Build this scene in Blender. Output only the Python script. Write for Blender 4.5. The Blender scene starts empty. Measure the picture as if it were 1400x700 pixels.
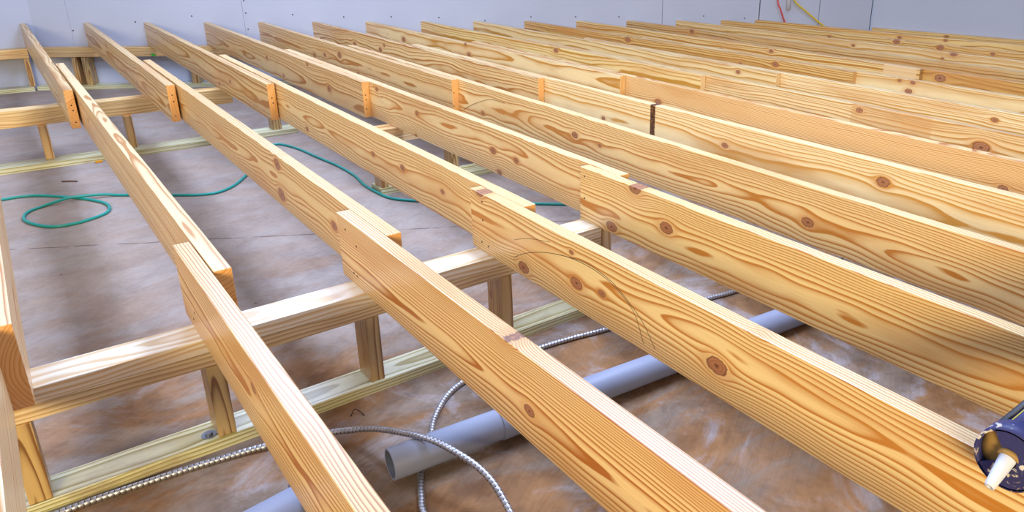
import bpy, bmesh, math, random
from mathutils import Vector, Matrix

random.seed(7)
SC = bpy.context.scene
COL = SC.collection
GT = 0.3149            # top of the support beams (joist underside)
H = 0.1913             # joist depth
TOP = GT + H
T = 0.039              # joist thickness


def wall_y(x):
    return 6.075 - 0.592 * x


# ------------------------------------------------------------------ helpers
def mesh_obj(name, bm, mat=None, parent=None, smooth=False):
    bmesh.ops.recalc_face_normals(bm, faces=bm.faces[:])
    me = bpy.data.meshes.new(name)
    bm.to_mesh(me)
    bm.free()
    if mat:
        for m in (mat if isinstance(mat, (list, tuple)) else [mat]):
            me.materials.append(m)
    if smooth:
        for p in me.polygons:
            p.use_smooth = True
    o = bpy.data.objects.new(name, me)
    COL.objects.link(o)
    if parent:
        o.parent = parent
    return o


def tag(o, label, cat, group=None):
    o['label'] = label
    o['category'] = cat
    if group:
        o['group'] = group
    return o


def empty(name, loc, rotz=0.0):
    o = bpy.data.objects.new(name, None)
    o.empty_display_size = 0.05
    o.location = loc
    o.rotation_euler = (0, 0, rotz)
    COL.objects.link(o)
    return o


def box_bm(x0, x1, y0, y1, z0, z1, bev=0.0015, seg=2, bm=None):
    nb = bmesh.new()
    vs = [nb.verts.new((x, y, z)) for z in (z0, z1) for y in (y0, y1) for x in (x0, x1)]
    for f in ((0, 1, 3, 2), (4, 6, 7, 5), (0, 4, 5, 1), (2, 3, 7, 6), (0, 2, 6, 4), (1, 5, 7, 3)):
        nb.faces.new([vs[i] for i in f])
    if bev:
        bmesh.ops.bevel(nb, geom=nb.edges[:], offset=bev, segments=seg, affect='EDGES', profile=0.6)
    if bm is not None:
        me = bpy.data.meshes.new('tmp')
        nb.to_mesh(me)
        nb.free()
        bm.from_mesh(me)
        bpy.data.meshes.remove(me)
        return bm
    return nb


def catmull(pts, step):
    P = [Vector(p) for p in pts]
    P = [P[0] * 2 - P[1]] + P + [P[-1] * 2 - P[-2]]
    dense = []
    for i in range(1, len(P) - 2):
        a, b, c, d = P[i - 1:i + 3]
        for k in range(24):
            t = k / 24
            dense.append(0.5 * ((2 * b) + (c - a) * t + (2 * a - 5 * b + 4 * c - d) * t * t + (3 * b - a - 3 * c + d) * t ** 3))
    dense.append(P[-2])
    out = [dense[0]]
    acc = 0
    for i in range(1, len(dense)):
        a, b = dense[i - 1], dense[i]
        L = (b - a).length
        while L > 1e-9 and acc + L >= step:
            f = (step - acc) / L
            a = a.lerp(b, f)
            out.append(a.copy())
            L = (b - a).length
            acc = 0
        acc += L
    out.append(dense[-1])
    return out


def sweep_bm(path, rfun, n=12):
    bm = bmesh.new()
    up = Vector((0, 0, 1))
    prev = None
    rings = []
    s = 0
    for i, p in enumerate(path):
        t = (path[min(i + 1, len(path) - 1)] - path[max(i - 1, 0)]).normalized()
        if prev is None:
            u = t.cross(up)
            if u.length < 1e-3:
                u = t.cross(Vector((1, 0, 0)))
            u.normalize()
        else:
            u = (prev - t * prev.dot(t)).normalized()
        prev = u
        v = t.cross(u)
        if i:
            s += (p - path[i - 1]).length
        ring = []
        for k in range(n):
            a = 2 * math.pi * k / n
            r = rfun(s, a)
            ring.append(bm.verts.new(p + u * math.cos(a) * r + v * math.sin(a) * r))
        rings.append(ring)
    for a, b in zip(rings[:-1], rings[1:]):
        for k in range(n):
            bm.faces.new((a[k], a[(k + 1) % n], b[(k + 1) % n], b[k]))
    bm.faces.new(rings[0])
    bm.faces.new(rings[-1])
    return bm


def lathe_bm(profile, axis_from, axis_dir, n=40, closed=False):
    """profile: list of (distance along the axis, radius)"""
    bm = bmesh.new()
    d = Vector(axis_dir).normalized()
    u = d.cross(Vector((0, 0, 1)))
    if u.length < 1e-3:
        u = Vector((1, 0, 0))
    u.normalize()
    v = d.cross(u)
    o = Vector(axis_from)
    rings = []
    for s, r in profile:
        if r < 1e-6:
            rings.append([bm.verts.new(o + d * s)])
        else:
            rings.append([bm.verts.new(o + d * s + (u * math.cos(2 * math.pi * k / n) + v * math.sin(2 * math.pi * k / n)) * r) for k in range(n)])
    pairs = list(zip(rings[:-1], rings[1:]))
    if closed:
        pairs.append((rings[-1], rings[0]))
    for a, b in pairs:
        for k in range(n):
            k2 = (k + 1) % n
            if len(a) == 1 and len(b) == 1:
                continue
            if len(a) == 1:
                bm.faces.new((a[0], b[k2], b[k]))
            elif len(b) == 1:
                bm.faces.new((a[k], a[k2], b[0]))
            else:
                bm.faces.new((a[k], a[k2], b[k2], b[k]))
    return bm


def srgb(h):
    h = h.lstrip('#')
    c = [int(h[i:i + 2], 16) / 255 for i in (0, 2, 4)]
    return tuple((x / 12.92 if x <= 0.04045 else ((x + 0.055) / 1.055) ** 2.4) for x in c) + (1.0,)


# ------------------------------------------------------------------ node builder
class NB:
    def __init__(self, name, rough=0.6, spec=0.3):
        self.m = bpy.data.materials.new(name)
        self.m.use_nodes = True
        self.t = self.m.node_tree
        self.t.nodes.clear()
        self.out = self.t.nodes.new('ShaderNodeOutputMaterial')
        self.b = self.t.nodes.new('ShaderNodeBsdfPrincipled')
        self.t.links.new(self.b.outputs[0], self.out.inputs[0])
        self.b.inputs['Roughness'].default_value = rough
        self.b.inputs['Specular IOR Level'].default_value = spec

    def node(self, typ, **kw):
        n = self.t.nodes.new(typ)
        for k, v in kw.items():
            setattr(n, k, v)
        return n

    def put(self, sock, v):
        if hasattr(v, 'is_output') or isinstance(v, bpy.types.NodeSocket):
            self.t.links.new(v, sock)
        else:
            sock.default_value = v

    def math(self, op, a, b=0.0, c=0.0, clamp=False):
        n = self.node('ShaderNodeMath', operation=op, use_clamp=clamp)
        self.put(n.inputs[0], a)
        self.put(n.inputs[1], b)
        self.put(n.inputs[2], c)
        return n.outputs[0]

    def sstep(self, lo, hi, x):
        n = self.node('ShaderNodeMapRange', interpolation_type='SMOOTHSTEP')
        self.put(n.inputs['Value'], x)
        self.put(n.inputs['From Min'], lo)
        self.put(n.inputs['From Max'], hi)
        return n.outputs[0]

    def noise(self, vec, scale=1.0, detail=2.0, rough=0.5, color=False, dist=0.0):
        n = self.node('ShaderNodeTexNoise')
        self.put(n.inputs['Vector'], vec)
        n.inputs['Scale'].default_value = scale
        n.inputs['Detail'].default_value = detail
        n.inputs['Roughness'].default_value = rough
        n.inputs['Distortion'].default_value = dist
        return n.outputs['Color' if color else 'Fac']

    def comb(self, x, y, z):
        n = self.node('ShaderNodeCombineXYZ')
        for s, v in zip(n.inputs, (x, y, z)):
            self.put(s, v)
        return n.outputs[0]

    def sep(self, v):
        n = self.node('ShaderNodeSeparateXYZ')
        self.put(n.inputs[0], v)
        return n.outputs

    def mix(self, f, a, b, blend='MIX'):
        n = self.node('ShaderNodeMix', data_type='RGBA', blend_type=blend)
        self.put(n.inputs[0], f)
        self.put(n.inputs[6], a)
        self.put(n.inputs[7], b)
        return n.outputs[2]

    def ramp(self, f, stops, interp='LINEAR'):
        n = self.node('ShaderNodeValToRGB')
        cr = n.color_ramp
        cr.interpolation = interp
        while len(cr.elements) < len(stops):
            cr.elements.new(0.5)
        for e, (p, c) in zip(cr.elements, stops):
            e.position = p
            e.color = c if len(c) == 4 else tuple(c) + (1,)
        self.put(n.inputs[0], f)
        return n.outputs[0]

    def coords(self):
        return self.node('ShaderNodeTexCoord').outputs

    def bump(self, h, strength=0.2, dist=0.001):
        n = self.node('ShaderNodeBump')
        n.inputs['Strength'].default_value = strength
        n.inputs['Distance'].default_value = dist
        self.put(n.inputs['Height'], h)
        self.t.links.new(n.outputs[0], self.b.inputs['Normal'])


def wood(name, knots=(), px=0.03, pz=0.09, freq=190, tilt=(0.0, 0.006), pale='#e8c592', late='#c98f4e', warp=0.012,
         seed=0.0, streaks=(), dirt=0.0, blotch=0.5, contrast=1.0, end='#e0953f', patches=(), tone='#c98c45'):
    """sawn softwood: growth rings about a pith line running along local y, bent round the knots"""
    freq *= 0.72
    b = NB(name, rough=0.36, spec=1.0)
    tc = b.coords()
    ob = tc['Object']
    x, y, z = b.sep(ob)[:3]
    z0 = z
    shift = 0.0
    masks = []
    for (ky, kz, a) in knots:
        dy = b.math('SUBTRACT', y, ky)
        dz = b.math('SUBTRACT', z0, kz)
        dyn = b.math('DIVIDE', dy, 1.55)
        d2 = b.math('ADD', b.math('MULTIPLY', dyn, dyn), b.math('MULTIPLY', dz, dz))
        a2 = (1.25 * a) ** 2
        den = b.math('ADD', b.math('MAXIMUM', d2, a2 * 0.8), 1e-6)
        k = b.math('DIVIDE', a2 * 0.8, den)
        # fade the bend out along the board
        s = b.math('MULTIPLY', dz, k)
        shift = b.math('ADD', shift, s)
        masks.append((b.math('SQRT', d2), a))
    zz = b.math('SUBTRACT', z0, shift)
    wv = b.comb(b.math('MULTIPLY', x, 5.0), b.math('ADD', b.math('MULTIPLY', y, 1.3), seed * 3.17), b.math('MULTIPLY', zz, 5.0))
    wc = b.sep(b.noise(wv, 1.0, 2.5, 0.5, color=True))
    wx = b.math('MULTIPLY', b.math('SUBTRACT', wc[0], 0.5), warp * 2.4)
    wz = b.math('MULTIPLY', b.math('SUBTRACT', wc[1], 0.5), warp * 4.0)
    X = b.math('ADD', b.math('ADD', b.math('SUBTRACT', x, px), b.math('MULTIPLY', y, tilt[0])), wx)
    Z = b.math('ADD', b.math('ADD', b.math('SUBTRACT', zz, pz), b.math('MULTIPLY', y, tilt[1])), wz)
    r = b.math('SQRT', b.math('ADD', b.math('MULTIPLY', X, X), b.math('MULTIPLY', Z, Z)))
    rn = b.noise(b.comb(b.math('MULTIPLY', r, 45.0), seed, 0.0), 1.0, 1.0)
    jig = b.noise(b.comb(b.math('MULTIPLY', x, 60.0), b.math('MULTIPLY', y, 9.0), b.math('MULTIPLY', zz, 60.0)), 1.0, 2.0)
    ph = b.math('ADD', b.math('ADD', b.math('MULTIPLY', r, freq), b.math('MULTIPLY', rn, 2.6)), b.math('MULTIPLY', jig, 0.16))
    fr = b.math('FRACT', ph)
    pc, lc = srgb(pale), srgb(late)
    pc = (pc[0] + (1 - pc[0]) * .22, pc[1] + (1 - pc[1]) * .16, pc[2] + (1 - pc[2]) * .055, 1)
    lc = (lc[0] * .90, lc[1] * .74, lc[2] * .32, 1)
    md = tuple(pc[i] * 0.62 + lc[i] * 0.38 for i in range(3)) + (1,)
    if contrast != 1.0:
        lc = tuple(pc[i] + (lc[i] - pc[i]) * contrast for i in range(3)) + (1,)
    col = b.ramp(fr, [(0.0, pc), (0.34, pc), (0.62, md), (0.80, lc), (0.93, lc), (1.0, pc)])
    # broad toning of the heartwood and fine fibre
    bl = b.noise(b.comb(b.math('MULTIPLY', x, 7.0), b.math('ADD', b.math('MULTIPLY', y, 1.4), seed), b.math('MULTIPLY', zz, 9.0)), 1.0, 3.0)
    col = b.mix(b.math('MULTIPLY', b.sstep(0.46, 0.72, bl), blotch), col, srgb(tone), 'MIX')
    fb = b.noise(b.comb(b.math('MULTIPLY', x, 420.0), b.math('MULTIPLY', y, 9.0), b.math('MULTIPLY', zz, 420.0)), 1.0, 2.0)
    col = b.mix(0.30, col, b.ramp(fb, [(0.25, (0.62, 0.55, 0.45)), (0.7, (1, 1, 1))]), 'MULTIPLY')
    if dirt:
        dn = b.noise(b.comb(b.math('MULTIPLY', x, 14.0), b.math('ADD', b.math('MULTIPLY', y, 5.0), seed), b.math('MULTIPLY', z, 16.0)), 1.0, 5.0, 0.62)
        col = b.mix(b.math('MULTIPLY', b.sstep(0.55, 0.75, dn), dirt), col, srgb('#8c7458'), 'MIX')
    for (y0, y1, c, f) in patches:     # a length of the face weathered to another tone
        w = b.math('MULTIPLY', b.sstep(y0 - 0.006, y0 + 0.006, y), b.sstep(y1 + 0.006, y1 - 0.006, y))
        col = b.mix(b.math('MULTIPLY', w, f), col, srgb(c), 'MIX')
    for (y0, wd, c) in streaks:        # dark bark / resin band across the face
        jn = b.noise(b.comb(0.0, b.math('MULTIPLY', y, 30.0), b.math('MULTIPLY', z, 60.0)), 1.0, 3.0)
        yy = b.math('ADD', b.math('ABSOLUTE', b.math('SUBTRACT', y, y0)), b.math('MULTIPLY', b.math('SUBTRACT', jn, 0.5), wd * 0.5))
        m = b.sstep(wd, wd * 0.75, yy)
        sn = b.noise(b.comb(0.0, b.math('MULTIPLY', y, 50.0), b.math('MULTIPLY', z, 130.0)), 1.0, 3.0)
        col = b.mix(m, col, b.ramp(sn, [(0.35, srgb('#2c1708')), (0.55, srgb('#5b2f12')), (0.75, srgb('#b67a3c'))]))
    # knots: ringed brown discs with a dark rim
    for d, a in masks:
        kn = b.noise(ob, 90.0, 3.0)
        dd = b.math('ADD', d, b.math('MULTIPLY', b.math('SUBTRACT', kn, 0.5), a * 0.45))
        halo = b.math('MULTIPLY', b.sstep(a * 2.4, a * 0.9, d), 0.45)
        col = b.mix(halo, col, srgb('#c88a48'))
        core = b.sstep(a, a * 0.86, dd)
        kr = b.math('FRACT', b.math('DIVIDE', dd, a * 0.30))
        kc = b.ramp(kr, [(0.0, srgb('#b07a52')), (0.6, srgb('#a26a44')), (1.0, srgb('#8a5535'))])
        rim = b.math('MULTIPLY', b.sstep(a * 0.7, a * 0.92, dd), 0.8)
        kc = b.mix(rim, kc, srgb('#6b4026'))
        ctr = b.sstep(a * 0.25, a * 0.1, dd)
        kc = b.mix(ctr, kc, srgb('#6a4028'))
        col = b.mix(core, col, kc)
    # end grain soaks up more colour than the sawn faces
    nn = b.sep(tc['Normal'])
    col = b.mix(b.math('MULTIPLY', b.sstep(0.75, 0.95, b.math('ABSOLUTE', nn[1])), 0.75), col, b.mix(0.8, col, srgb(end)), 'MIX')
    b.t.links.new(col, b.b.inputs['Base Color'])
    b.bump(b.math('ADD', b.math('MULTIPLY', fr, 0.5), fb), 0.12, 0.0006)
    return b.m


def plain(name, col, rough=0.5, metal=0.0, spec=0.4, var=0.0, scale=30.0, bump=0.0):
    b = NB(name, rough, spec)
    b.b.inputs['Metallic'].default_value = metal
    ob = b.coords()['Object']
    n = b.noise(ob, scale, 4.0)
    c = srgb(col)
    d = tuple(v * (1 - var) for v in c[:3]) + (1,)
    b.t.links.new(b.ramp(n, [(0.3, d), (0.7, c)]), b.b.inputs['Base Color'])
    if bump:
        b.bump(n, bump, 0.001)
    return b.m


# ------------------------------------------------------------------ materials
def floor_mat():
    b = NB('concrete_slab', 0.8, 0.2)
    ob = b.coords()['Object']
    x, y, z = b.sep(ob)[:3]
    n1 = b.noise(ob, 1.7, 6.0, 0.6, dist=0.4)
    n2 = b.noise(b.comb(b.math('MULTIPLY', x, 2.2), b.math('MULTIPLY', y, 4.6), 3.0), 1.0, 6.0, 0.62, dist=0.7)
    n3 = b.noise(ob, 55.0, 4.0, 0.7)
    n4 = b.noise(b.comb(b.math('ADD', b.math('MULTIPLY', x, 3.0), 7.0), b.math('MULTIPLY', y, 3.0), 9.0), 1.0, 5.0, 0.65, dist=1.2)
    base = b.ramp(n1, [(0.3, srgb('#92867f')), (0.5, srgb('#a4988f')), (0.7, srgb('#ab9a8e'))])
    nearb = b.sstep(0.6, -0.4, b.math('ADD', y, b.math('MULTIPLY', b.math('SUBTRACT', n1, 0.5), 1.2)))
    base = b.mix(b.math('MULTIPLY', nearb, 0.85), base, b.ramp(n1, [(0.35, srgb('#7d6854')), (0.6, srgb('#8e7b69'))]))
    # iron-red clay stains, heavy in the near bay, thin beyond the control joint
    near = b.sstep(1.3, -0.3, b.math('ADD', y, b.math('MULTIPLY', b.math('SUBTRACT', n1, 0.5), 1.2)))
    st = b.math('MULTIPLY', b.sstep(0.40, 0.60, n2), b.math('ADD', b.math('MULTIPLY', near, 0.68), 0.20))
    col = b.mix(st, base, b.ramp(n4, [(0.3, srgb('#765538')), (0.55, srgb('#9c6f42')), (0.75, srgb('#8f7450'))]))
    # pale cement smears of the near bay
    wp = b.math('MULTIPLY', b.sstep(0.52, 0.66, n4), b.math('ADD', b.math('MULTIPLY', near, 0.65), 0.08))
    col = b.mix(wp, col, srgb('#aba2a2'))
    # fine brushed streaks and specks
    sw = b.noise(b.comb(b.math('MULTIPLY', b.math('ADD', x, b.math('MULTIPLY', y, 0.55)), 9.0), b.math('MULTIPLY', b.math('SUBTRACT', y, b.math('MULTIPLY', x, 0.55)), 120.0), 0.0), 1.0, 3.0, 0.6, dist=0.8)
    col = b.mix(0.42, col, b.ramp(sw, [(0.3, (0.66, 0.62, 0.58)), (0.7, (1.0, 1.0, 1.0))]), 'MULTIPLY')
    col = b.mix(0.35, col, b.ramp(n3, [(0.3, (0.74, 0.7, 0.68)), (0.6, (1, 1, 1))]), 'MULTIPLY')
    n5 = b.noise(ob, 7.5, 7.0, 0.68, dist=0.5)
    col = b.mix(b.math('ADD', b.math('MULTIPLY', near, 0.35), 0.28), col, b.ramp(n5, [(0.34, (0.50, 0.42, 0.37)), (0.52, (0.92, 0.90, 0.88)), (0.68, (1.15, 1.13, 1.12))]), 'MULTIPLY')
    v = b.node('ShaderNodeTexVoronoi')
    b.put(v.inputs['Vector'], ob)
    v.inputs['Scale'].default_value = 9.0
    spk = b.math('MULTIPLY', b.sstep(0.06, 0.03, v.outputs['Distance']), b.sstep(0.5, 0.6, b.noise(ob, 6.0, 1.0)))
    col = b.mix(b.math('MULTIPLY', spk, 0.75), col, srgb('#4a3028'))
    # control joint running across the slab, slightly wandering
    wob = b.math('MULTIPLY', b.math('SUBTRACT', b.noise(ob, 5.0, 4.0), 0.5), 0.03)
    line = b.math('ABSOLUTE', b.math('ADD', b.math('SUBTRACT', y, b.math('ADD', 1.61, b.math('MULTIPLY', x, -0.56))), wob))
    jn = b.noise(ob, 12.0, 2.0)
    jm = b.math('MULTIPLY', b.sstep(0.008, 0.002, line), b.sstep(0.3, 0.5, jn))
    col = b.mix(b.math('MULTIPLY', jm, 0.8), col, srgb('#4f3d39'))
    b.t.links.new(col, b.b.inputs['Base Color'])
    b.bump(b.math('ADD', b.math('MULTIPLY', n2, 2.0), n3), 0.25, 0.003)
    return b.m


def wall_mat():
    b = NB('drywall_board', 0.75, 0.15)
    ob = b.coords()['Object']
    n = b.noise(ob, 1.4, 3.0)
    f = b.noise(ob, 160.0, 3.0)
    col = b.ramp(n, [(0.3, srgb('#b0b4c2')), (0.7, srgb('#b6bac8'))])
    col = b.mix(0.15, col, b.ramp(f, [(0.3, (0.85, 0.85, 0.87)), (0.7, (1, 1, 1))]), 'MULTIPLY')
    b.t.links.new(col, b.b.inputs['Base Color'])
    return b.m


def treated_mat(name, seed):
    return wood(name, knots=[], px=0.05, pz=-0.03, freq=170, pale='#cfd2b0', late='#a5a468', seed=seed,
                warp=0.01, blotch=0.7, contrast=1.0, end='#8e8a4e', dirt=0.55, tone='#8f7c3a')


FLOOR = floor_mat()
WALL = wall_mat()
SEAM = plain('seam_shadow', '#4a4c58', 0.9, var=0.2)
NAIL = plain('nail_steel', '#3a2d26', 0.5, 0.6)
PENCIL = plain('pencil_graphite', '#5a4a34', 0.7)
PVC = plain('grey_pvc', '#9298ac', 0.5, spec=0.4, var=0.07, scale=6)
PVC_SHADE = plain('pvc_bore_shade', '#5a6073', 0.7, var=0.1)  # same plastic as the outside; shade inside the bore put into the colour
HOSE = plain('teal_rubber', '#128f86', 0.42, spec=0.5, var=0.15, scale=12)
STEEL = plain('spiral_steel', '#c6c6cc', 0.42, 0.9, var=0.25, scale=60)
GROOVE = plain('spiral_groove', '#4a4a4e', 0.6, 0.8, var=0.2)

# ------------------------------------------------------------------ setting
def zf(y):
    return 0.0 if y <= 3.0 else -0.035 * (y - 3.0) / 3.0


bm = bmesh.new()
rows = [-4.5, 3.0, 6.0, 8.0]
vs = [[bm.verts.new((x, y, zf(y))) for x in (-3.5, 9.0)] for y in rows]
for a, c in zip(vs[:-1], vs[1:]):
    bm.faces.new((a[0], a[1], c[1], c[0]))
o = mesh_obj('floor', bm, FLOOR)
o['kind'] = 'structure'
o['label'] = 'stained brown and lilac concrete slab under the joists'

WH = 2.75
KX = 0.076


def wall_panels(name, p0, p1, seams, gaps, label, thick=0.0125):
    """plasterboard sheets side by side along p0->p1 with real gaps, on a dark backing"""
    p0, p1 = Vector(p0), Vector(p1)
    d = (p1 - p0)
    L = d.length
    d.normalize()
    nrm = Vector((-d.y, d.x))          # pointing away from the room
    bm = bmesh.new()
    cuts = [0.0] + [s for s in seams] + [L]
    gp = [0.0] + list(gaps) + [0.0]
    if len(gp) > len(cuts):
        gp = gp[:len(cuts)]
    if name == 'wall_back':
        gp[-1] = 0.03
    for i in range(len(cuts) - 1):
        a, c = cuts[i] + gp[i] / 2, cuts[i + 1] - gp[i + 1] / 2
        q = [p0 + d * a, p0 + d * c, p0 + d * c + nrm * thick, p0 + d * a + nrm * thick]
        lo = [bm.verts.new((v.x, v.y, -0.06)) for v in q]
        hi = [bm.verts.new((v.x, v.y, WH)) for v in q]
        for k in range(4):
            bm.faces.new((lo[k], lo[(k + 1) % 4], hi[(k + 1) % 4], hi[k]))
        bm.faces.new(hi)
        bm.faces.new(lo)
    o = mesh_obj(name, bm, WALL)
    o['kind'] = 'structure'
    o['label'] = label
    bm = bmesh.new()
    q = [p0 + nrm * (thick + 0.001), p1 + nrm * (thick + 0.001), p1 + nrm * 0.1, p0 + nrm * 0.1]
    lo = [bm.verts.new((v.x, v.y, -0.06)) for v in q]
    hi = [bm.verts.new((v.x, v.y, WH)) for v in q]
    for k in range(4):
        bm.faces.new((lo[k], lo[(k + 1) % 4], hi[(k + 1) % 4], hi[k]))
    bm.faces.new(hi)
    bm.faces.new(lo)
    mesh_obj('wall_backing', bm, SEAM, o)
    return o


SL = math.hypot(1, 0.592)


def along(x):
    return (x - KX) * SL


wall_panels('wall_left', (-3.5, 6.03), (KX, 6.03), [], [], 'short stretch of white plasterboard wall at far left')
CX = 6.475
wb = wall_panels('wall_back', (KX, wall_y(KX)), (CX, wall_y(CX)),
                 [along(0.319), along(1.506), along(4.677), along(5.488), along(6.004)],
                 [0.0015, 0.002, 0.004, 0.010, 0.006], 'long white plasterboard wall the joists run up to')
RD = Vector((0.226, -1.0)).normalized()
R0 = Vector((CX + 0.006, wall_y(CX) - 0.004))
R1 = R0 + RD * 4.6
wr = wall_panels('wall_right', (R0.x, R0.y), (R1.x, R1.y), [], [], 'white plasterboard wall at the right')
# drywall screws
wn = Vector((-0.592, -1, 0)).normalized()
for i, (sx, sz) in enumerate([(0.331, .44), (0.758, .51), (1.148, .556), (1.854, .566), (2.219, .546), (2.567, .545), (2.921, .537), (3.27, .51),
                              (3.627, .541), (3.978, .54), (4.324, .539), (5.02, .543), (5.366, .521), (1.525, .444), (1.525, .683), (1.525, .58)]):
    p = Vector((sx, wall_y(sx), sz)) + wn * 0.0006
    mesh_obj('drywall_screw', lathe_bm([(0, 0), (0, 0.006), (-0.004, 0.006), (-0.004, 0)], p, wn, 12), NAIL, wb)

# ------------------------------------------------------------------ joists
KN = {
 '1a': [(3.0, 0.09, 0.012)], '1b': [(2.2, 0.1, 0.014)], '1c': [(-0.592, 0.12, 0.011)],
 '2a': [(4.566, 0.146, 0.018), (3.4, 0.05, 0.012)], '2b': [(0.75, 0.159, 0.02), (0.75, 0.047, 0.024), (0.218, 0.091, 0.016)],
 '2c': [(-0.92, 0.073, 0.0125), (-0.84, 0.205, 0.017)],
 '3a': [(3.184, 0.033, 0.012), (2.9, 0.09, 0.013)],
 '3b': [(0.898, 0.093, 0.010), (0.621, 0.103, 0.013), (0.299, 0.096, 0.010), (1.709, 0.036, 0.012)],
 '3c': [(-0.034, 0.195, 0.017), (-0.509, 0.157, 0.007), (-0.275, 0.029, 0.019), (-0.531, 0.077, 0.017), (-0.638, 0.088, 0.010), (-1.033, 0.074, 0.021), (-1.129, 0.206, 0.012)],
 '4a': [(2.423, 0.078, 0.019), (2.759, 0.173, 0.012), (3.267, 0.029, 0.012), (3.6, 0.11, 0.016)],
 '4b': [(1.821, 0.164, 0.012), (1.356, 0.121, 0.010), (0.655, 0.093, 0.014), (0.477, 0.092, 0.012), (0.609, 0.010, 0.013), (1.385, 0.004, 0.010)],
 '4c': [(-0.282, 0.187, 0.019), (-0.169, 0.024, 0.019), (-0.43, 0.1, 0.020)],
 '5a': [(3.8, 0.07, 0.016), (3.585, 0.096, 0.016), (3.298, 0.131, 0.024), (2.991, 0.047, 0.012)],
 '5b': [(0.637, 0.1, 0.016), (0.459, 0.092, 0.008), (-0.623, 0.074, 0.017), (1.45, 0.05, 0.011)],
 '6a': [(3.993, 0.094, 0.024), (3.513, 0.109, 0.020), (3.441, 0.15, 0.012)],
 '6b': [(-0.618, 0.124, 0.019), (0.128, 0.096, 0.013), (0.95, 0.06, 0.010)],
 '7a': [(3.937, 0.112, 0.022), (2.909, 0.111, 0.018), (2.952, 0.18, 0.012)],
 '7b': [(0.99, 0.086, 0.016), (-0.858, 0.08, 0.014)],
 '8a': [(2.398, 0.17, 0.018), (2.522, 0.104, 0.012)],
 '8b': [(-0.586, 0.112, 0.026), (0.006, 0.165, 0.014)],
 '9a': [(2.006, 0.102, 0.018), (1.09, 0.16, 0.018)], '9b': [(-0.447, 0.147, 0.016)],
 '10a': [(2.555, 0.17, 0.028), (1.132, 0.163, 0.022), (1.42, 0.131, 0.014)],
 '10b': [(0.225, 0.126, 0.022), (0.207, 0.178, 0.016), (0.288, 0.178, 0.012)],
 '11a': [(1.497, 0.171, 0.020), (1.967, 0.133, 0.014)], '11b': [(0.268, 0.150, 0.034)],
 '12a': [(2.656, 0.17, 0.028), (1.377, 0.12, 0.018)],
 '13a': [(1.385, 0.16, 0.016), (0.611, 0.184, 0.024), (0.682, 0.145, 0.012)],
 '14a': [(1.249, 0.175, 0.030), (0.896, 0.168, 0.026), (0.512, 0.165, 0.018), (1.848, 0.154, 0.016)],
 '15a': [(1.448, 0.163, 0.018), (1.072, 0.176, 0.014)],
}
# name: x,y of two points of the left top edge, far end ('w' = wall), near end
BD = {
 '0b': (-.369, 1, -.369, 0, 2.6, -.178), '0c': (-.410, 1, -.402, -1, .075, -1.75),
 '1a': (-.008, 6.06, -.014, 2.53, 'w', 2.533), '1b': (.033, 3.5, .043, -.156, 3.5, -.158), '1c': (.001, .075, .002, -1.1, .075, -1.9),
 '2a': (.409, 5.89, .405, 2.388, 'w', 2.398), '2b': (.456, 3.36, .4495, .07, 3.36, -.191), '2c': (.409, .06, .404, -1.45, .062, -1.95),
 '3a': (.812, 5.63, .816, 2.14, 'w', 2.14), '3b': (.866, 3.32, .8535, .024, 3.32, -.222), '3c': (.812, .024, .804, -1.5, .024, -1.95),
 '4a': (1.221, 5.365, 1.23, 1.92, 'w', 1.918), '4b': (1.272, 3.34, 1.266, -.159, 3.34, -.16), '4c': (1.224, .003, 1.225, -1.46, .003, -2.0),
 '5a': (1.601, 5.05, 1.641, 1.705, 'w', 1.704), '5b': (1.69, 3.3, 1.662, -1.28, 3.3, -2.0),
 '6a': (1.987, 4.80, 2.042, 1.473, 'w', 1.468), '6b': (2.084, 1.457, 2.098, -1.09, 3.1, -1.9),
 '7a': (2.374, 4.55, 2.456, 1.262, 'w', 1.262), '7b': (2.498, 1.26, 2.508, -.9, 3.0, -1.8),
 '8a': (2.783, 4.36, 2.845, 1.01, 'w', 1.012), '8b': (2.886, 1, 2.890, -.74, 2.9, -1.7),
 '9a': (3.179, 4.137, 3.255, .80, 'w', .802), '9b': (3.2965, .8, 3.2975, -.57, 2.7, -1.6),
 '10a': (3.573, 3.92, 3.668, .567, 'w', .567), '10b': (3.708, .56, 3.709, -.39, 2.5, -1.5),
 '11a': (3.981, 3.73, 4.088, .38, 'w', .379), '11b': (4.129, .38, 4.132, -.21, 2.3, -1.4),
 '12a': (4.382, 3.51, 4.522, -.04, 'w', -1.3), '13a': (4.786, 3.289, 4.957, .145, 'w', -1.2),
 '14a': (5.163, 3.047, 5.322, .30, 'w', -1.1), '15a': (5.455, 2.83, 5.74, .48, 'w', -1.0),
}
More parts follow.
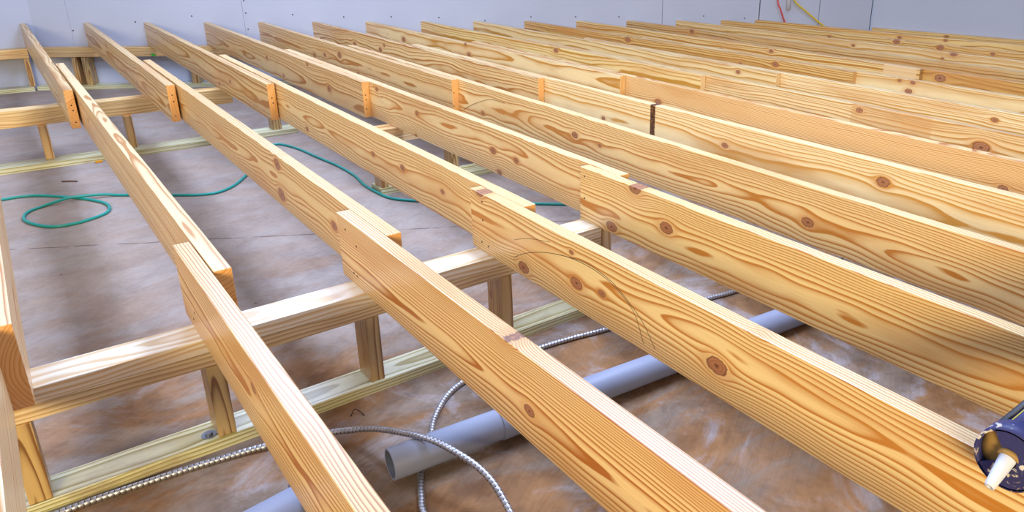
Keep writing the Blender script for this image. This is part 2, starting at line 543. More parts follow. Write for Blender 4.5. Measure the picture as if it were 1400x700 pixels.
WP = {   # look of each board
 '1a': dict(pale='#dcb67f', late='#b98445', px=.06, freq=150), '1b': dict(pale='#e2c08c', late='#c79153', px=.01, pz=.2, freq=120, dirt=.25),
 '1c': dict(px=.11, pz=.085, freq=300, pale='#e3bb80', late='#b67b3c'),
 '2a': dict(pale='#dcb680', late='#b9864c', freq=150, dirt=.2), '2b': dict(pale='#e2bd82', late='#c48c48', px=.12, pz=.11, freq=280),
 '2c': dict(px=.11, pz=.085, freq=340, pale='#ebc58c', late='#b9783a', warp=.006, tilt=(0.004, 0.012)),
 '3a': dict(pale='#dcb57c', late='#bd884a', freq=140, dirt=.15), '3b': dict(pale='#ecca8f', late='#cf9750', px=.12, pz=.07, freq=280),
 '3c': dict(px=.10, pz=.11, freq=270, pale='#eccb90', late='#c98f4a', warp=.012),
 '4a': dict(pale='#d9b07a', late='#b9844a', dirt=.3, freq=150), '4b': dict(pale='#ebcb95', late='#cd9350', px=.09, pz=.11, freq=260, warp=.016),
 '4c': dict(px=.10, pz=.09, freq=270, pale='#eccb8f', late='#cc9248', warp=.014),
 '5a': dict(pale='#dcb37a', late='#bd8544', dirt=.25, freq=160), '5b': dict(px=.10, pz=.07, freq=250, pale='#ecca90', late='#c98f4a', warp=.015),
 '6a': dict(pale='#dfb87e', late='#b98245', freq=130, warp=.02), '6b': dict(px=.12, pz=.05, freq=170, pale='#eed09a', late='#d7a864', streaks=((0.585, .019, ''),)),
 '7a': dict(end='#dca050', pale='#e6c48c', late='#c8954f', freq=120, warp=.015), '7b': dict(px=.025, pz=.05, freq=260, pale='#e3b67a', late='#c4813a', warp=.012),
 '8a': dict(end='#e6c493', pale='#e4c07e', late='#c79a4c', freq=110), '8b': dict(px=.1, pz=.1, freq=190, pale='#e0bc86', late='#c1925a', dirt=.45, patches=((-0.36, -0.2, '#c69052', .5), (-.2, 0.05, '#bd8a50', .45))),
 '9a': dict(end='#e2bd88', pale='#e0bd84', late='#c59a5e', freq=110), '9b': dict(px=.06, pz=.06, freq=150, pale='#ebcd98', late='#d0a05a'),
 '10a': dict(end='#d9a668', pale='#cf9c54', late='#a9722f', freq=120, blotch=.9), '10b': dict(pale='#e5c58e', late='#cda265', freq=120),
 '11a': dict(end='#8a6236', pale='#e2bd7e', late='#c08b42', freq=120, patches=((.4, .62, '#e2bd88', .8),)), '11b': dict(pale='#c99448', late='#a26c2a', freq=120, blotch=.9),
 '12a': dict(pale='#c39a66', late='#a2784a', freq=120, dirt=.4), '13a': dict(pale='#e2c08a', late='#caa067', freq=110),
 '14a': dict(pale='#d2a866', late='#ae8042', freq=110), '15a': dict(pale='#dcb26c', late='#b98a48', freq=110),
 '0b': dict(pale='#e6c190', late='#c78f50'), '0c': dict(pale='#eed0a0', late='#d2a164'),
}
ORD = ['', 'first', 'second', 'third', 'fourth', 'fifth', 'sixth', 'seventh', 'eighth', 'ninth', 'tenth', 'eleventh', 'twelfth', 'thirteenth', 'fourteenth', 'fifteenth']
LBL = {
 '0b': 'pine joist at left picture edge whose orange end grain faces the viewer',
 '0c': 'pale pine joist at bottom left picture corner, cut off by the frame',
 '1c': 'near pine joist left of the grey pipe end, running off the bottom edge',
 '1b': 'long middle pine joist passing over the looped green hose',
 '1a': 'far pine joist in the leftmost full row, ending in orange end grain',
 '2c': 'pine joist in the bottom centre, lying over the grey pipe behind its open end',
 '2b': 'middle pine joist of the second row from the left, over the green hose',
 '2a': 'far pine joist of the second row from the left, meeting the wall',
 '3c': 'near pine joist with a pencil arc and knots, the caulking gun lying on it',
 '3b': 'middle pine joist of the third row from the left, running behind the pencilled joist',
 '3a': 'far pine joist of the third row from the left, end facing the viewer',
 '4c': 'near joist of the fourth row, big round knot, bark knot on its top edge',
 '4b': 'middle pine joist of the fourth row with bark notches on its lower edge',
 '4a': 'far brown pine joist of the fourth row from the left, meeting the wall',
 '5b': 'long pine joist in the fifth row, behind the joist with the big round knot',
 '6b': 'long pale joist in the sixth row with a dark resin band across its face',
 '8b': 'long joist in the eighth row with dark smudged marks on its face',
 '10a': 'dark orange far joist of the tenth row ending beside a paler board',
 '11b': 'short dark orange joist piece with a large round knot, right, eleventh row',
 '12a': 'brown single joist in the twelfth row from the left',
 '13a': 'pale single joist in the thirteenth row from the left',
 '14a': 'orange single joist in the fourteenth row, three dark knots',
 '15a': 'rearmost full joist, fifteenth row, beside the hanging wires at the back wall',
}
JO = {}
for nm, (x1, y1, x2, y2, far, near) in BD.items():
    i = int(nm[:-1])
    part = nm[-1]
    sl = (x2 - x1) / (y2 - y1)
    if far == 'w':
        far = (6.075 - .592 * (x1 - sl * y1)) / (1 + .592 * sl) - 0.003
        if i == 1:
            far = 6.026
        mit = 0.592 * T if i > 1 else 0.03
    else:
        mit = 0.0
    xn = x1 + sl * (near - y1)
    xf = x1 + sl * (far - y1)
    L = math.hypot(xf - xn, far - near)
    ang = math.atan2(-(xf - xn), far - near)
    kn = [(ky - near, kz, ka * (.72 if i >= 9 else 1)) for ky, kz, ka in KN.get(nm, [])]
    kw = dict(pale='#e6c18a', late='#c58d4c')
    kw.update(WP.get(nm, {}))
    rnd = random.Random(i * 17 + ord(part))
    kw.setdefault('pz', rnd.uniform(.04, .15))
    kw.setdefault('px', rnd.uniform(.05, .13))
    kw.setdefault('tilt', (rnd.uniform(-.006, .006), rnd.uniform(-.012, .012)))
    # shader is written in board length measured from the near end
    tl = kw['tilt']
    kw['streaks'] = tuple((a - near, w, c) for a, w, c in kw.get('streaks', ()))
    kw['patches'] = tuple((a - near, c - near, d, f) for a, c, d, f in kw.get('patches', ()))
    mat = wood('pine_' + nm, kn, seed=i * 1.7 + (ord(part) - 96) * 5.3, **kw)
    bm = box_bm(0, T, 0, L, 0, H, bev=0.0022, seg=2)
    if mit:
        for v in bm.verts:
            if v.co.y > L - 0.02:
                v.co.y -= mit * v.co.x / T
    o = mesh_obj('floor_joist', bm, mat)
    o.location = (xn, near, GT)
    o.rotation_euler = (0, 0, ang)
    seq = {'a': 'far pine joist of the %s row from the left, meeting the back wall',
           'b': 'near pine joist of the %s row from the left, running off the right',
           'c': 'near joist %s'}[part]
    tag(o, LBL.get(nm, seq % ORD[i]), 'joist', 'pine floor joists')
    JO[nm] = (o, near)
    if nm == '11a':
        o['label'] = 'far pine joist of the eleventh row, dark slanting knot, meeting the wall'


def nail(nm, y, z, r=0.0034):
    o, near = JO[nm]
    bm = lathe_bm([(0.003, r), (-0.0004, r), (-0.0008, r * 0.7), (-0.0008, 0)], (0.0, y - near, z), (1, 0, 0), 12)
    n = mesh_obj('nail_head', bm, NAIL, o)
    return n


for nm, pts in {'2c': [(.002, .157), (-.07, .13), (-.028, .036), (-.050, .034)], '3c': [(-.049, .166), (-.048, .106), (-.036, .03), (-.076, .028)],
                '4c': [(-.022, .162), (-.022, .083)], '4b': [(1.856, .174), (1.763, .131)], '1c': [(-.067, .06), (-.037, .031)]}.items():
    for y, z in pts:
        nail(nm, y, z)
for nm, pts in {'1a': [(.020, .115), (.022, .089), (.022, .03)], '2a': [(.019, .139), (.021, .105), (.018, .03)], '3a': [(.018, .117), (.02, .09)],
                '4a': [(.014, .12), (.015, .094), (.012, .046)], '5a': [(.01, .119), (.007, .047)]}.items():
    o, near = JO[nm]
    for x, z in pts:
        mesh_obj('nail_head', lathe_bm([(0.003, .0034), (-.0004, .0034), (-.0008, 0)], (x, 0, z), (0, 1, 0), 12), NAIL, o)


def pencil(nm, pts, r=0.0009):
    o, near = JO[nm]
    path = catmull([(0.0, y - near, z) for y, z in pts], 0.012)
    mesh_obj('pencil_line', sweep_bm(path, lambda s, a: r, 6), PENCIL, o)


pencil('3c', [(-.2247, .0433), (-.2735, .0717), (-.3425, .1), (-.4111, .1214), (-.4891, .1378), (-.5687, .1431), (-.6437, .1383), (-.7152, .1163), (-.7651, .0837), (-.7994, .02)])
pencil('3c', [(-.4387, .1285), (-.5687, .1493), (-.6726, .1372), (-.7483, .1041), (-.7973, .0721), (-.8407, .0234)])
pencil('3c', [(-.2282, .0999), (-.28, .121), (-.333, .1365), (-.412, .1538)], 0.0007)
pencil('5b', [(1.6579, .0308), (1.5563, .0767), (1.4444, .1155), (1.3533, .1386), (1.2252, .1419)], 0.0012)

# smudged stamp on the eighth row joist
INK = plain('black_ink', '#3b332c', 0.8)
o, near = JO['8b']
rnd = random.Random(3)
for k, (sy, sz, w, h) in enumerate([(0.335, .055, .012, .035), (.29, .04, .005, .016), (.26, .036, .006, .014), (.235, .032, .010, .018), (.20, .034, .005, .012), (.165, .034, .012, .010), (.14, .032, .006, .012)]):
    bm = bmesh.new()
    pts = []
    for j in range(9):
        a = 2 * math.pi * j / 9
        f = rnd.uniform(.6, 1.2)
        pts.append((0, sy - near + math.cos(a) * w * f + math.sin(a) * h * .4, sz + math.sin(a) * h * .6 * f))
    va = [bm.verts.new((-.0004, p[1], p[2])) for p in pts]
    vb = [bm.verts.new((.001, p[1], p[2])) for p in pts]
    bm.faces.new(va)
    bm.faces.new(vb)
    for j in range(9):
        bm.faces.new((va[j], va[(j + 1) % 9], vb[(j + 1) % 9], vb[j]))
    mesh_obj('stamp_mark', bm, INK, o)

# ------------------------------------------------------------------ beams, posts, sills
BEAM = [wood('beam_pine_%d' % k, knots=kn, px=.05, pz=-.06, freq=120, pale=p, late=l, seed=31 + k, warp=.02, contrast=.75, blotch=.25, dirt=d)
        for k, (p, l, d, kn) in enumerate([('#f1e4cc', '#ddbd92', .0, [(0.62, .02, .010)]), ('#d9bd92', '#b58f60', .3, []), ('#e2b878', '#c8924c', .1, []), ('#dcae74', '#bb8648', .1, [])])]
POSTM = [wood('post_pine_%d' % k, knots=[(.12, .02, .009)] if k % 2 == 0 else [], px=.015, pz=.05, freq=230, pale=p, late=l, seed=51 + k, warp=.008, dirt=.4)
         for k, (p, l) in enumerate([('#b08a54', '#84602f'), ('#b08e5e', '#845f34'), ('#b98d58', '#8f6430')])]
SILLM = [treated_mat('treated_pine_%d' % k, 71 + k * 3.1) for k in range(3)]


def plank(name, x0, x1, y0, y1, z0, z1, mat, parent=None, bev=0.002):
    """board lying along world x; its mesh runs along local y so the grain follows its length"""
    L = x1 - x0
    bm = box_bm(0, y1 - y0, 0, L, 0, z1 - z0, bev=bev)
    o = mesh_obj(name, bm, mat, parent)
    o.location = (x0, y1, z0)
    o.rotation_euler = (0, 0, -math.pi / 2)     # local y -> +x ; local x -> -y
    return o


def beam(label, x0, x1, y0, y1, z1, layers, mats, rot=0.0, pivot=None):
    root = empty('support_beam', (x0, y1, z1 - layers[-1][1]), rot)
    for nm, dz0, dz1, e0, e1, m in [(l[2], l[0], l[1], l[3], l[4], l[5]) for l in layers]:
        bm = box_bm(0, y1 - y0, 0, (x1 - x0) - e0 - e1, 0, (dz1 - dz0), bev=0.002)
        p = mesh_obj(nm, bm, m, root)
        p.location = (e0, 0, layers[-1][1] - dz1)
        p.rotation_euler = (0, 0, -math.pi / 2)
    tag(root, label, 'beam', 'support beams')
    return root


# front beam: two flat planks nailed together
beam('doubled flat plank beam in the foreground carrying the near joists', -1.25, 1.238, -.1, 0, GT,
     [(0, .038, 'upper_plank', 0, 0, BEAM[0]), (.0385, .0765, 'lower_plank', 0, 0, BEAM[1])], None)
beam('orange plank beam at left behind the hose, ending under the third joist row', -1.25, .876, 3.185, 3.28, GT,
     [(0, .0925, 'plank', 0, 0, BEAM[2])], None)
beam('stub of plank beam seen between the third and fourth joist rows', 1.125, 2.75, 1.615, 1.715, GT,
     [(0, .038, 'upper_plank', 0, 0, BEAM[3]), (.0385, .0765, 'lower_plank', 0, 0, BEAM[1])], None)
ROTW = math.atan2(-.592, 1)
beam('wall beam of doubled planks along the far left wall', -1.25, -.005, 5.925, 6.022, GT - .003,
     [(0, .038, 'upper_plank', 0, 0, BEAM[2]), (.0385, .0765, 'lower_plank', 0, 0, BEAM[3])], None)
# the beam along the slanting back wall
wl = beam('wall beam of doubled planks along the slanting back wall under the joist ends', 0, 7.0, -.097, 0, GT - .003,
          [(0, .038, 'upper_plank', 0, 0, BEAM[2]), (.0385, .0765, 'lower_plank', 0, 0, BEAM[3])], None, ROTW)
wnv = Vector((-.592, -1)).normalized()
wl.location = (0.08 + wnv.x * .006, wall_y(.08) + wnv.y * .006, GT - .003 - .0765)


def sill(label, x0, x1, y0, y1, z, m):
    o = plank('sill_plate', x0, x1, y0, y1, z, z + .034, m)
    tag(o, label, 'sill', 'treated sill plates')
    return o


s1 = sill('greenish treated sill plank on the slab below the foreground beam', -1.25, 1.27, -.105, -.008, 0, SILLM[0])
sill('greenish treated sill plank on the slab below the beam behind the hose', -1.25, 1.215, 3.075, 3.205, zf(3.14), SILLM[1])
sill('short treated sill end peeping out beside the green hose between joist rows', 1.128, 2.75, 1.535, 1.66, 0, SILLM[2])
sill('treated sill plank on the slab along the far left wall', -1.25, -.02, 5.90, 6.02, zf(5.9) - .001, SILLM[1])
ws = mesh_obj('sill_plate', box_bm(0, .12, 0, 7.0, 0, .036, bev=.002), SILLM[2])
ws.location = (0.06 + wnv.x * .006, wall_y(.06) + wnv.y * .006, -.038)
ws.rotation_euler = (0, 0, ROTW - math.pi / 2)
tag(ws, 'treated sill plank on the slab along the slanting back wall', 'sill', 'treated sill plates')
# washer and bolt holding the front sill
WASH = plain('zinc_washer', '#8d93a0', .4, .9)
wo = mesh_obj('anchor_bolt', lathe_bm([(-.002, 0), (-.002, .018), (.002, .018), (.002, .009), (.008, .009), (.008, 0)], (0, 0, 0), (0, 0, 1), 24), WASH, s1)
wo.location = (.006 + .058, 1.25 - .022, .034)


def post(label, x0, x1, y0, y1, z0, z1, m, lean=0.0):
    """upright stub; mesh built along local y then stood up so the grain is vertical"""
    L = z1 - z0
    bm = box_bm(0, x1 - x0, 0, L, 0, y1 - y0, bev=.0018)
    o = mesh_obj('support_post', bm, m)
    o.location = (x0, y1, z0)
    o.rotation_euler = (math.pi / 2, 0, 0)
    tag(o, label, 'post', 'short support posts')
    return o


LP = GT - .0775
for lab, x0, x1, m in [('short post at lower left below the orange joist end', -.394, -.350, 0),
                       ('short post below the foreground beam, left of the green sill bolt joist', -.004, .038, 0),
                       ('short post below the foreground beam, midway between the first two near joists', .398, .438, 1),
                       ('short post below the foreground beam, right behind the second near joist', .836, .876, 2)]:
    post(lab, x0, x1, -.1, -.012, .0345, LP, POSTM[m])
post('pale post at the right end of the foreground beam under the fourth joist row', 1.241, 1.281, -.1, -.012, .0, GT - .002, BEAM[1])
for lab, x0, x1 in [('thin post left of the first joist row under the beam behind the hose', -.131, -.090),
                    ('thin post right of the first joist row under the beam behind the hose', .274, .314)]:
    post(lab, x0, x1, 3.155, 3.225, zf(3.14) + .0345, GT - .093, POSTM[2])
post('short olive post on the far sill below the third joist row end', 1.068, 1.122, 3.10, 3.19, zf(3.14) + .0345, GT - .002, POSTM[0])
post('stub post standing on the short sill beside the green hose', 1.136, 1.174, 1.545, 1.63, .0345, LP, POSTM[1])
post('stub post behind the fourth joist row, seen in the gap above the sill', 1.541, 1.58, 1.56, 1.65, .0345, LP, POSTM[0])
LPW = GT - .081
post('short post at far left wall beside the leftmost joist row', -.045, -.008, 5.94, 6.015, zf(5.95) + .0335, LPW, POSTM[2])


def wallpost(label, x, m, w=.04):
    z0 = zf(5.8) + .031
    bm = box_bm(-w / 2, w / 2, 0, LPW - z0, 0, .085, bev=.0018)
    o = mesh_obj('support_post', bm, m)
    o.rotation_euler = (Matrix.Rotation(ROTW, 4, 'Z') @ Matrix.Rotation(math.pi / 2, 4, 'X')).to_euler()
    o.location = (x + wnv.x * .01, wall_y(x) + wnv.y * .01, z0)
    tag(o, label, 'post', 'short support posts')


wallpost('short orange post at the back wall, left of the dark gap', .333, POSTM[2])
wallpost('short olive post at the back wall, right of the dark gap', .405, POSTM[0], .055)
wallpost('short post at the back wall between the third and fourth joist rows', 1.13, POSTM[1], .06)

# ledger along the right wall
LD = R0 + Vector((-.045, -.006))
lo = mesh_obj('ledger_board', box_bm(0, .036, 0, 4.0, 0, .19, bev=.002), wood('pine_ledger', [(3.3, .165, .012), (2.4, .16, .01)], px=.05, pz=.1, freq=120, pale='#dcb26c', late='#b48140', seed=91, blotch=.9))
e = R0 + RD * 4.02 + Vector((RD.y, -RD.x)) * .041
lo.location = (e.x, e.y, .432 - .19)
lo.rotation_euler = (0, 0, math.atan2(-(-RD.x), -RD.y))
tag(lo, 'orange pine ledger board fixed low along the right wall', 'ledger')

# ------------------------------------------------------------------ pipes
def pipe(label, p0, p1, r, coup=None):
    p0, p1 = Vector(p0), Vector(p1)
    d = p1 - p0
    L = d.length
    root = empty('drain_pipe', p0)
    rel = Vector((0, 0, 0))
    w = .006
    prof = [(0, r - w), (0, r - .001), (.001, r), (L - .001, r), (L, r - .001), (L, r - w)]
    o = mesh_obj('pipe_tube', lathe_bm(prof, rel, d, 48, closed=True), [PVC, PVC_SHADE], root, True)
    for p in list(o.data.polygons)[-48:]:      # the bore, in the shaded tone
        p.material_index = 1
    if coup:
        for s0, s1, rr in coup:
            mesh_obj('coupling', lathe_bm([(s0, r - .0005), (s0, rr - .001), (s0 + .002, rr), (s1 - .002, rr), (s1, rr - .001), (s1, r - .0005)], rel, d, 48, closed=True), PVC, root, True)
    tag(root, label, 'pipe', 'grey plastic drain pipes')
    return root


PR = .0395
pipe('long grey plastic drain pipe, open end beside the spiral cable', (.281, -.494, .0566), (1.98, -.628, PR + .001), PR, [(.285, .40, .0425)])
pipe('short grey plastic pipe at bottom left, its end under the first near joist', (-.75, -.60, PR + .004), (.088, -.470, PR + .004), PR, [(.836, .846, .054)])

# ------------------------------------------------------------------ armoured cables and hose
def spiral(label, pts, r=.0082):
    pitch = .0118
    path = catmull(pts, pitch / 6)

    def rf(s, a):
        f = (s / pitch + a / (2 * math.pi)) % 1.0
        return r * (0.86 if f < .13 else (1.0 - 0.10 * abs(f - .58)))
    o = mesh_obj('armored_cable', sweep_bm(path, rf, 14), [STEEL, GROOVE], None, True)
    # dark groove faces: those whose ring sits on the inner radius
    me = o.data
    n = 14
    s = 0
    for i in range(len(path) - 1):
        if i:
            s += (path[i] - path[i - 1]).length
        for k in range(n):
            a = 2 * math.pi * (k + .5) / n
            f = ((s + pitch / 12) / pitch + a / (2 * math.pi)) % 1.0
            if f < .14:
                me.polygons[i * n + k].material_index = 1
    tag(o, label, 'cable', 'spiral steel armoured cables')
    return o


R_ = .0082
spiral('ribbed steel cable along the front sill that arches over the grey pipe end',
       [(-.75, -.10 - .03, R_), (-.55, -.125, R_), (-.347, -.128, R_), (-.285, -.128, R_), (-.214, -.133, R_), (-.139, -.139, R_), (-.06, -.146, R_), (.062, -.168, .010), (.150, -.198, .014),
        (.231, -.241, .024), (.268, -.279, .036), (.3, -.324, .052), (.325, -.383, .07), (.341, -.438, .087), (.358, -.505, .1075), (.38, -.557, .109), (.397, -.615, .108),
        (.415, -.669, .098), (.426, -.719, .082), (.427, -.763, .064), (.425, -.800, .047), (.42, -.83, .03), (.405, -.875, .015), (.37, -.95, R_), (.30, -1.05, R_)])
spiral('ribbed steel cable lying on the slab and looping under the grey pipe',
       [(2.3, -.37, R_), (2.0, -.345, R_), (1.693, -.308, R_), (1.594, -.291, R_), (1.35, -.258, R_), (1.153, -.237, R_), (1.03, -.214, R_), (.914, -.200, R_), (.78, -.196, R_), (.69, -.203, R_),
        (.612, -.225, R_), (.557, -.253, R_), (.508, -.295, R_), (.468, -.340, R_), (.44, -.383, R_), (.395, -.450, .0075), (.352, -.506, R_), (.332, -.543, R_), (.311, -.59, R_), (.294, -.637, R_), (.28, -.75, R_), (.30, -.9, R_)])

hr = .0068
hp = [(-1.0, 2.40), (-.7, 2.50), (-.5, 2.55), (-.361, 2.565), (-.29, 2.568), (-.219, 2.542), (-.137, 2.462), (-.064, 2.375), (-.005, 2.283), (.03, 2.2), (.034, 2.115), (.012, 2.054), (-.05, 2.005), (-.122, 1.98), (-.195, 1.993),
      (-.25, 2.063), (-.284, 2.150), (-.286, 2.227), (-.263, 2.290), (-.211, 2.335), (-.138, 2.358), (-.085, 2.362), (.032, 2.340), (.09, 2.316), (.143, 2.276), (.302, 2.154), (.414, 2.075), (.499, 2.065), (.584, 2.13), (.672, 2.26),
      (.77, 2.44), (.86, 2.64), (.93, 2.78), (.991, 2.835), (1.035, 2.796), (1.079, 2.627), (1.106, 2.388), (1.135, 2.162), (1.140, 1.924), (1.118, 1.722), (1.127, 1.55 - .03), (1.152, 1.433), (1.212, 1.353), (1.33, 1.23), (1.5, 1.09), (1.653, .960), (1.764, .863), (2.0, .66)]
hz = []
for k, (x, y) in enumerate(hp):
    z = hr
    if k in (21,):
        z = hr * 2.9
    if k in (20, 22):
        z = hr * 2.2
    hz.append((x, y, z))
tag(mesh_obj('air_hose', sweep_bm(catmull(hz, .012), lambda s, a: hr, 12), HOSE, None, True), 'thin teal green hose looping across the concrete slab', 'hose')

# ------------------------------------------------------------------ litter
stl = tag(mesh_obj('bent_staple', sweep_bm(catmull([(.304, -.170, .002), (.309, -.166, .002), (.322, -.158, .010), (.331, -.172, .006), (.336, -.190, .002)], .003), lambda s, a: .0014, 8), NAIL), 'small bent black staple lying on the slab in front of the sill', 'staple')
stk = plain('dark_splinter', '#5d443c', .8, var=.3)
tag(mesh_obj('wood_splinter', sweep_bm(catmull([(-.10, 2.745, .004), (-.066, 2.722, .005), (-.037, 2.700, .004)], .008), lambda s, a: .004, 8), stk), 'thin dark splinter on the slab left of the leftmost joist', 'splinter')
chm = plain('orange_chip', '#d9962c', .7, var=.2)
ch = box_bm(-.018, .018, -.009, .009, 0, .012, bev=.003)
o = mesh_obj('wood_chip', ch, chm)
o.location = (.1, 3.045, 0)
tag(o, 'small orange wood chip at the foot of the far sill', 'wood chip')

grn = plain('green_plastic', '#3fc23a', .5, var=.1)
go = mesh_obj('plastic_scrap', box_bm(-.016, .016, -.004, .004, -.010, .010, bev=.003), grn)
go.location = (.822 + wnv.x * .006, 5.472 + wnv.y * .006, .247)
go.rotation_euler = (0, .3, ROTW)
tag(go, 'tiny bright green plastic scrap stuck on the beam at the back wall', 'scrap')

# ------------------------------------------------------------------ wires and conduit at the back wall
RED = plain('red_insulation', '#d8504a', .45, var=.1)
YEL = plain('yellow_insulation', '#e0bf3c', .45, var=.1)
CON = plain('white_conduit', '#cfcdd2', .45, var=.12)


def wpt(x, z, off):
    return (x + wnv.x * off, wall_y(x) + wnv.y * off, z)


def wire(name, label, pts, m, r):
    o = mesh_obj(name, sweep_bm(catmull(pts, .01), lambda s, a: r, 10), m, None, True)
    tag(o, label, 'wire')


wire('electrical_wire', 'red wire hanging against the back wall behind the rearmost joist',
     [wpt(5.60, 1.35, .012), wpt(5.605, 1.0, .012), wpt(5.628, .689, .03), wpt(5.652, .615, .035), wpt(5.676, .554, .03), wpt(5.716, .455, .02), wpt(5.724, .37, .012), wpt(5.726, .334, .03)], RED, .0075)
wire('electrical_wire', 'yellow wire slanting down the back wall right of the white conduit',
     [wpt(5.766, 1.35, .012), wpt(5.766, 1.0, .016), wpt(5.766, .74, .026), wpt(5.782, .67, .03), wpt(5.876, .588, .03), wpt(6.0, .484, .025), wpt(6.063, .434, .02), wpt(6.10, .36, .02), wpt(6.11, .334, .03)], YEL, .0085)
cd = empty('wall_conduit', wpt(5.725, .608, .022))
mesh_obj('conduit_tube', lathe_bm([(0, 0), (0, .018), (.001, .021), (.55, .021), (.55, 0)], (0, 0, 0), (0, 0, 1), 28), CON, cd, True)
st = mesh_obj('conduit_strap', box_bm(-.045, .045, -.004, .021, .30, .325, bev=.002), WASH, cd)
st.rotation_euler = (0, 0, ROTW)
tag(cd, 'white plastic conduit end on the back wall between two wires', 'conduit')

# ------------------------------------------------------------------ caulking gun lying across two joists
GR = .0455
gz = TOP + GR + .0015
gun = empty('caulking_gun', (.745, -1.638, gz))
PUR = plain('purple_plastic', '#3d3f78', .4, var=.3, scale=25)
DARK = plain('dark_gunmetal', '#55585f', .45, .5, var=.3, scale=14)


def stain_mat():
    b = NB('smeared_purple_cap', .5, .35)
    ob = b.coords()['Object']
    n = b.noise(ob, 42.0, 4.0, .6, dist=.8)
    n2 = b.noise(ob, 20.0, 3.0)
    col = b.mix(b.sstep(.56, .62, n), srgb('#343566'), b.ramp(n2, [(.35, srgb('#b79a62')), (.6, srgb('#d6cfc4'))]))
    b.t.links.new(col, b.b.inputs['Base Color'])
    b.bump(n, .4, .002)
    return b.m


CAP = stain_mat()
GLUE = plain('dried_adhesive', '#b08c4e', .55, var=.3, scale=50, bump=.5)
NOZ = plain('white_nozzle', '#d3d8e8', .4, var=.05)
ax = Vector((1, 0, 0))
# cradle barrel: open-topped steel trough, and the cartridge in it
bm = bmesh.new()
L0, L1 = .03, .62
ring = []
for s in (L0, L1):
    for rr in (GR, GR - .002):
        row = []
        for k in range(25):
            a = math.radians(-205 + k * (262 / 24))
            row.append(bm.verts.new((s, math.cos(a) * rr, math.sin(a) * rr)))
        ring.append(row)
oa, ia, ob_, ib = ring
for k in range(24):
    bm.faces.new((oa[k], oa[k + 1], ob_[k + 1], ob_[k]))
    bm.faces.new((ia[k], ib[k], ib[k + 1], ia[k + 1]))
    bm.faces.new((oa[k], ia[k], ia[k + 1], oa[k + 1]))
    bm.faces.new((ob_[k], ob_[k + 1], ib[k + 1], ib[k]))
for k in (0, 24):
    bm.faces.new((oa[k], ob_[k], ib[k], ia[k]))
mesh_obj('barrel_cradle', bm, DARK, gun, True)
tube = mesh_obj('cartridge', lathe_bm([(.026, 0), (.026, GR - .004), (.60, GR - .004), (.60, 0)], (0, 0, 0), ax, 48), PUR, gun, True)
ystr = plain('yellow_stripe', '#c9b23e', .5)
bm = bmesh.new()
a0 = math.radians(60)
rows = []
for s in (.03, .60):
    rows.append([bm.verts.new((s, math.cos(a0 + da) * (GR - .0035), math.sin(a0 + da) * (GR - .0035))) for da in (0, .03, .06)])
for k in range(2):
    bm.faces.new((rows[0][k], rows[0][k + 1], rows[1][k + 1], rows[1][k]))
mesh_obj('stripe', bm, ystr, tube)
# end cap: collar and face plate with a slot cut out towards the upper left
CR = GR + .0018
mesh_obj('cap_collar', lathe_bm([(0, CR - .004), (0, CR), (.034, CR), (.034, CR - .004)], (0, 0, 0), ax, 56, closed=True), CAP, gun, True)
bm = bmesh.new()
N = 60
outer, inner, outer2, inner2 = [], [], [], []
for k in range(N + 1):
    a = math.radians(58) + math.radians(268) * k / N
    for lst, rr, s in ((outer, CR - .002, 0.0), (inner, .013, 0.0), (outer2, CR - .002, .003), (inner2, .013, .003)):
        lst.append(bm.verts.new((s, math.cos(a) * rr, math.sin(a) * rr)))
for k in range(N):
    bm.faces.new((outer[k], outer[k + 1], inner[k + 1], inner[k]))
    bm.faces.new((outer2[k], inner2[k], inner2[k + 1], outer2[k + 1]))
    bm.faces.new((inner[k], inner[k + 1], inner2[k + 1], inner2[k]))
    bm.faces.new((outer[k], outer2[k], outer2[k + 1], outer[k + 1]))
for k in (0, N):
    bm.faces.new((outer[k], inner[k], inner2[k], outer2[k]))
mesh_obj('cap_plate', bm, CAP, gun)
mesh_obj('adhesive_residue', lathe_bm([(.012, 0), (.012, .012), (.013, .030), (.015, CR - .005), (.020, CR - .005), (.020, 0)], (0, 0, 0), ax, 48), GLUE, gun, True)
nd = Vector((-.80, .02, -.52)).normalized()
noz = mesh_obj('nozzle', lathe_bm([(-.012, 0), (-.012, .0125), (.004, .0118), (.040, .0085), (.052, .0075), (.054, .0068), (.054, .004), (.03, .004), (.03, 0)], (.004, 0, .004), nd, 28), NOZ, gun, True)
mesh_obj('nozzle_ring', lathe_bm([(-.004, .0115), (-.004, .016), (.003, .0155), (.003, .0115)], (.004, 0, .004), nd, 28, closed=True), GLUE, noz, True)
tag(gun, 'purple and grey caulking gun with white nozzle lying across joists at lower right', 'caulking gun')

# ------------------------------------------------------------------ light
W = bpy.data.worlds.new('room_light')
SC.world = W
W.use_nodes = True
bg = W.node_tree.nodes['Background']
bg.inputs[0].default_value = (0.70, 0.83, 1.16, 1)
bg.inputs[1].default_value = 0.42


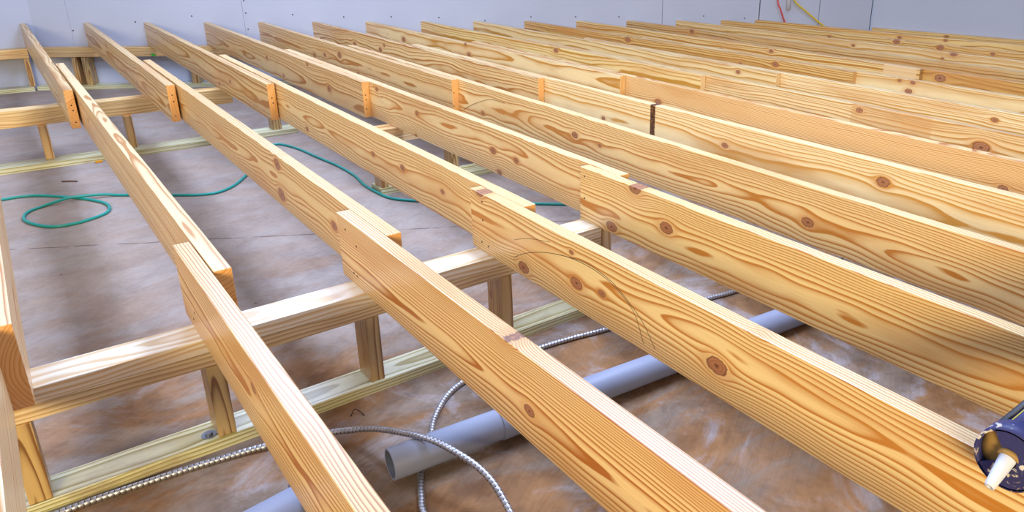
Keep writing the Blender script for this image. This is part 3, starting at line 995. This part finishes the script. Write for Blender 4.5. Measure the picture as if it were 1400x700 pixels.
def area(name, loc, target, sx, sy, power, col):
    l = bpy.data.lights.new(name, 'AREA')
    l.shape = 'RECTANGLE'
    l.size, l.size_y = sx, sy
    l.energy = power
    l.color = col
    o = bpy.data.objects.new(name, l)
    COL.objects.link(o)
    o.location = loc
    o.rotation_euler = (Vector(target) - Vector(loc)).to_track_quat('-Z', 'Y').to_euler()
    return o


area('overhead_light', (1.55, 0.0, 2.75), (1.55, 0.0, 0), .75, 1.7, 120, (.70, .87, 1.28))
area('overhead_light', (1.0, 3.0, 2.75), (1.0, 3.0, 0), .75, 1.7, 80, (.70, .87, 1.28))
area('overhead_light', (4.4, 0.6, 2.75), (4.4, 0.6, 0), .75, 1.7, 34, (.70, .87, 1.28))
area('overhead_light', (-1.0, 4.0, 2.75), (-.9, 4.0, 0), .75, 1.4, 38, (.70, .87, 1.28))  # fill added to brighten the far left wall and rear slab
area('overhead_light', (-1.2, 1.0, 2.75), (-1.2, 1.0, 0), .75, 1.4, 42, (.78, .88, 1.16))  # fill added to lighten the front beam and slab at left
area('warm_fill', (-3.4, -5.6, 2.2), (1.6, 1.2, .4), 2.4, 1.3, 560, (1.0, .80, .43))  # warm fill added behind the camera for the joist faces, in place of flash

# ------------------------------------------------------------------ camera
M = [[0.7732198825477414, -0.6340231431704473, 0.012069264978592092], [-0.20993191620337354, -0.273888083086781, -0.9385701404275699], [0.5983808183690691, 0.7231873698201006, -0.34487740479864465]]
cam = bpy.data.cameras.new('camera')
co = bpy.data.objects.new('camera', cam)
COL.objects.link(co)
cx, cy, cz = [Vector(r) for r in M]           # right, down, forward in world axes
co.matrix_world = Matrix(((cx.x, -cy.x, -cz.x, -.2509), (cx.y, -cy.y, -cz.y, -1.9553), (cx.z, -cy.z, -cz.z, 1.2466), (0, 0, 0, 1)))
cam.sensor_width = 36.0
cam.lens = 36.0 * 1024.605 / 1400
cam.shift_x = -(837.1427 - 700) / 1400
cam.shift_y = (287.9895 - 350) / 1400
cam.clip_start = 0.05
cam.clip_end = 60
SC.camera = co

SC.view_settings.view_transform = 'Standard'
SC.view_settings.look = 'None'
SC.view_settings.gamma = 1
SC.view_settings.exposure = -0.1
SC.view_settings.use_curve_mapping = False
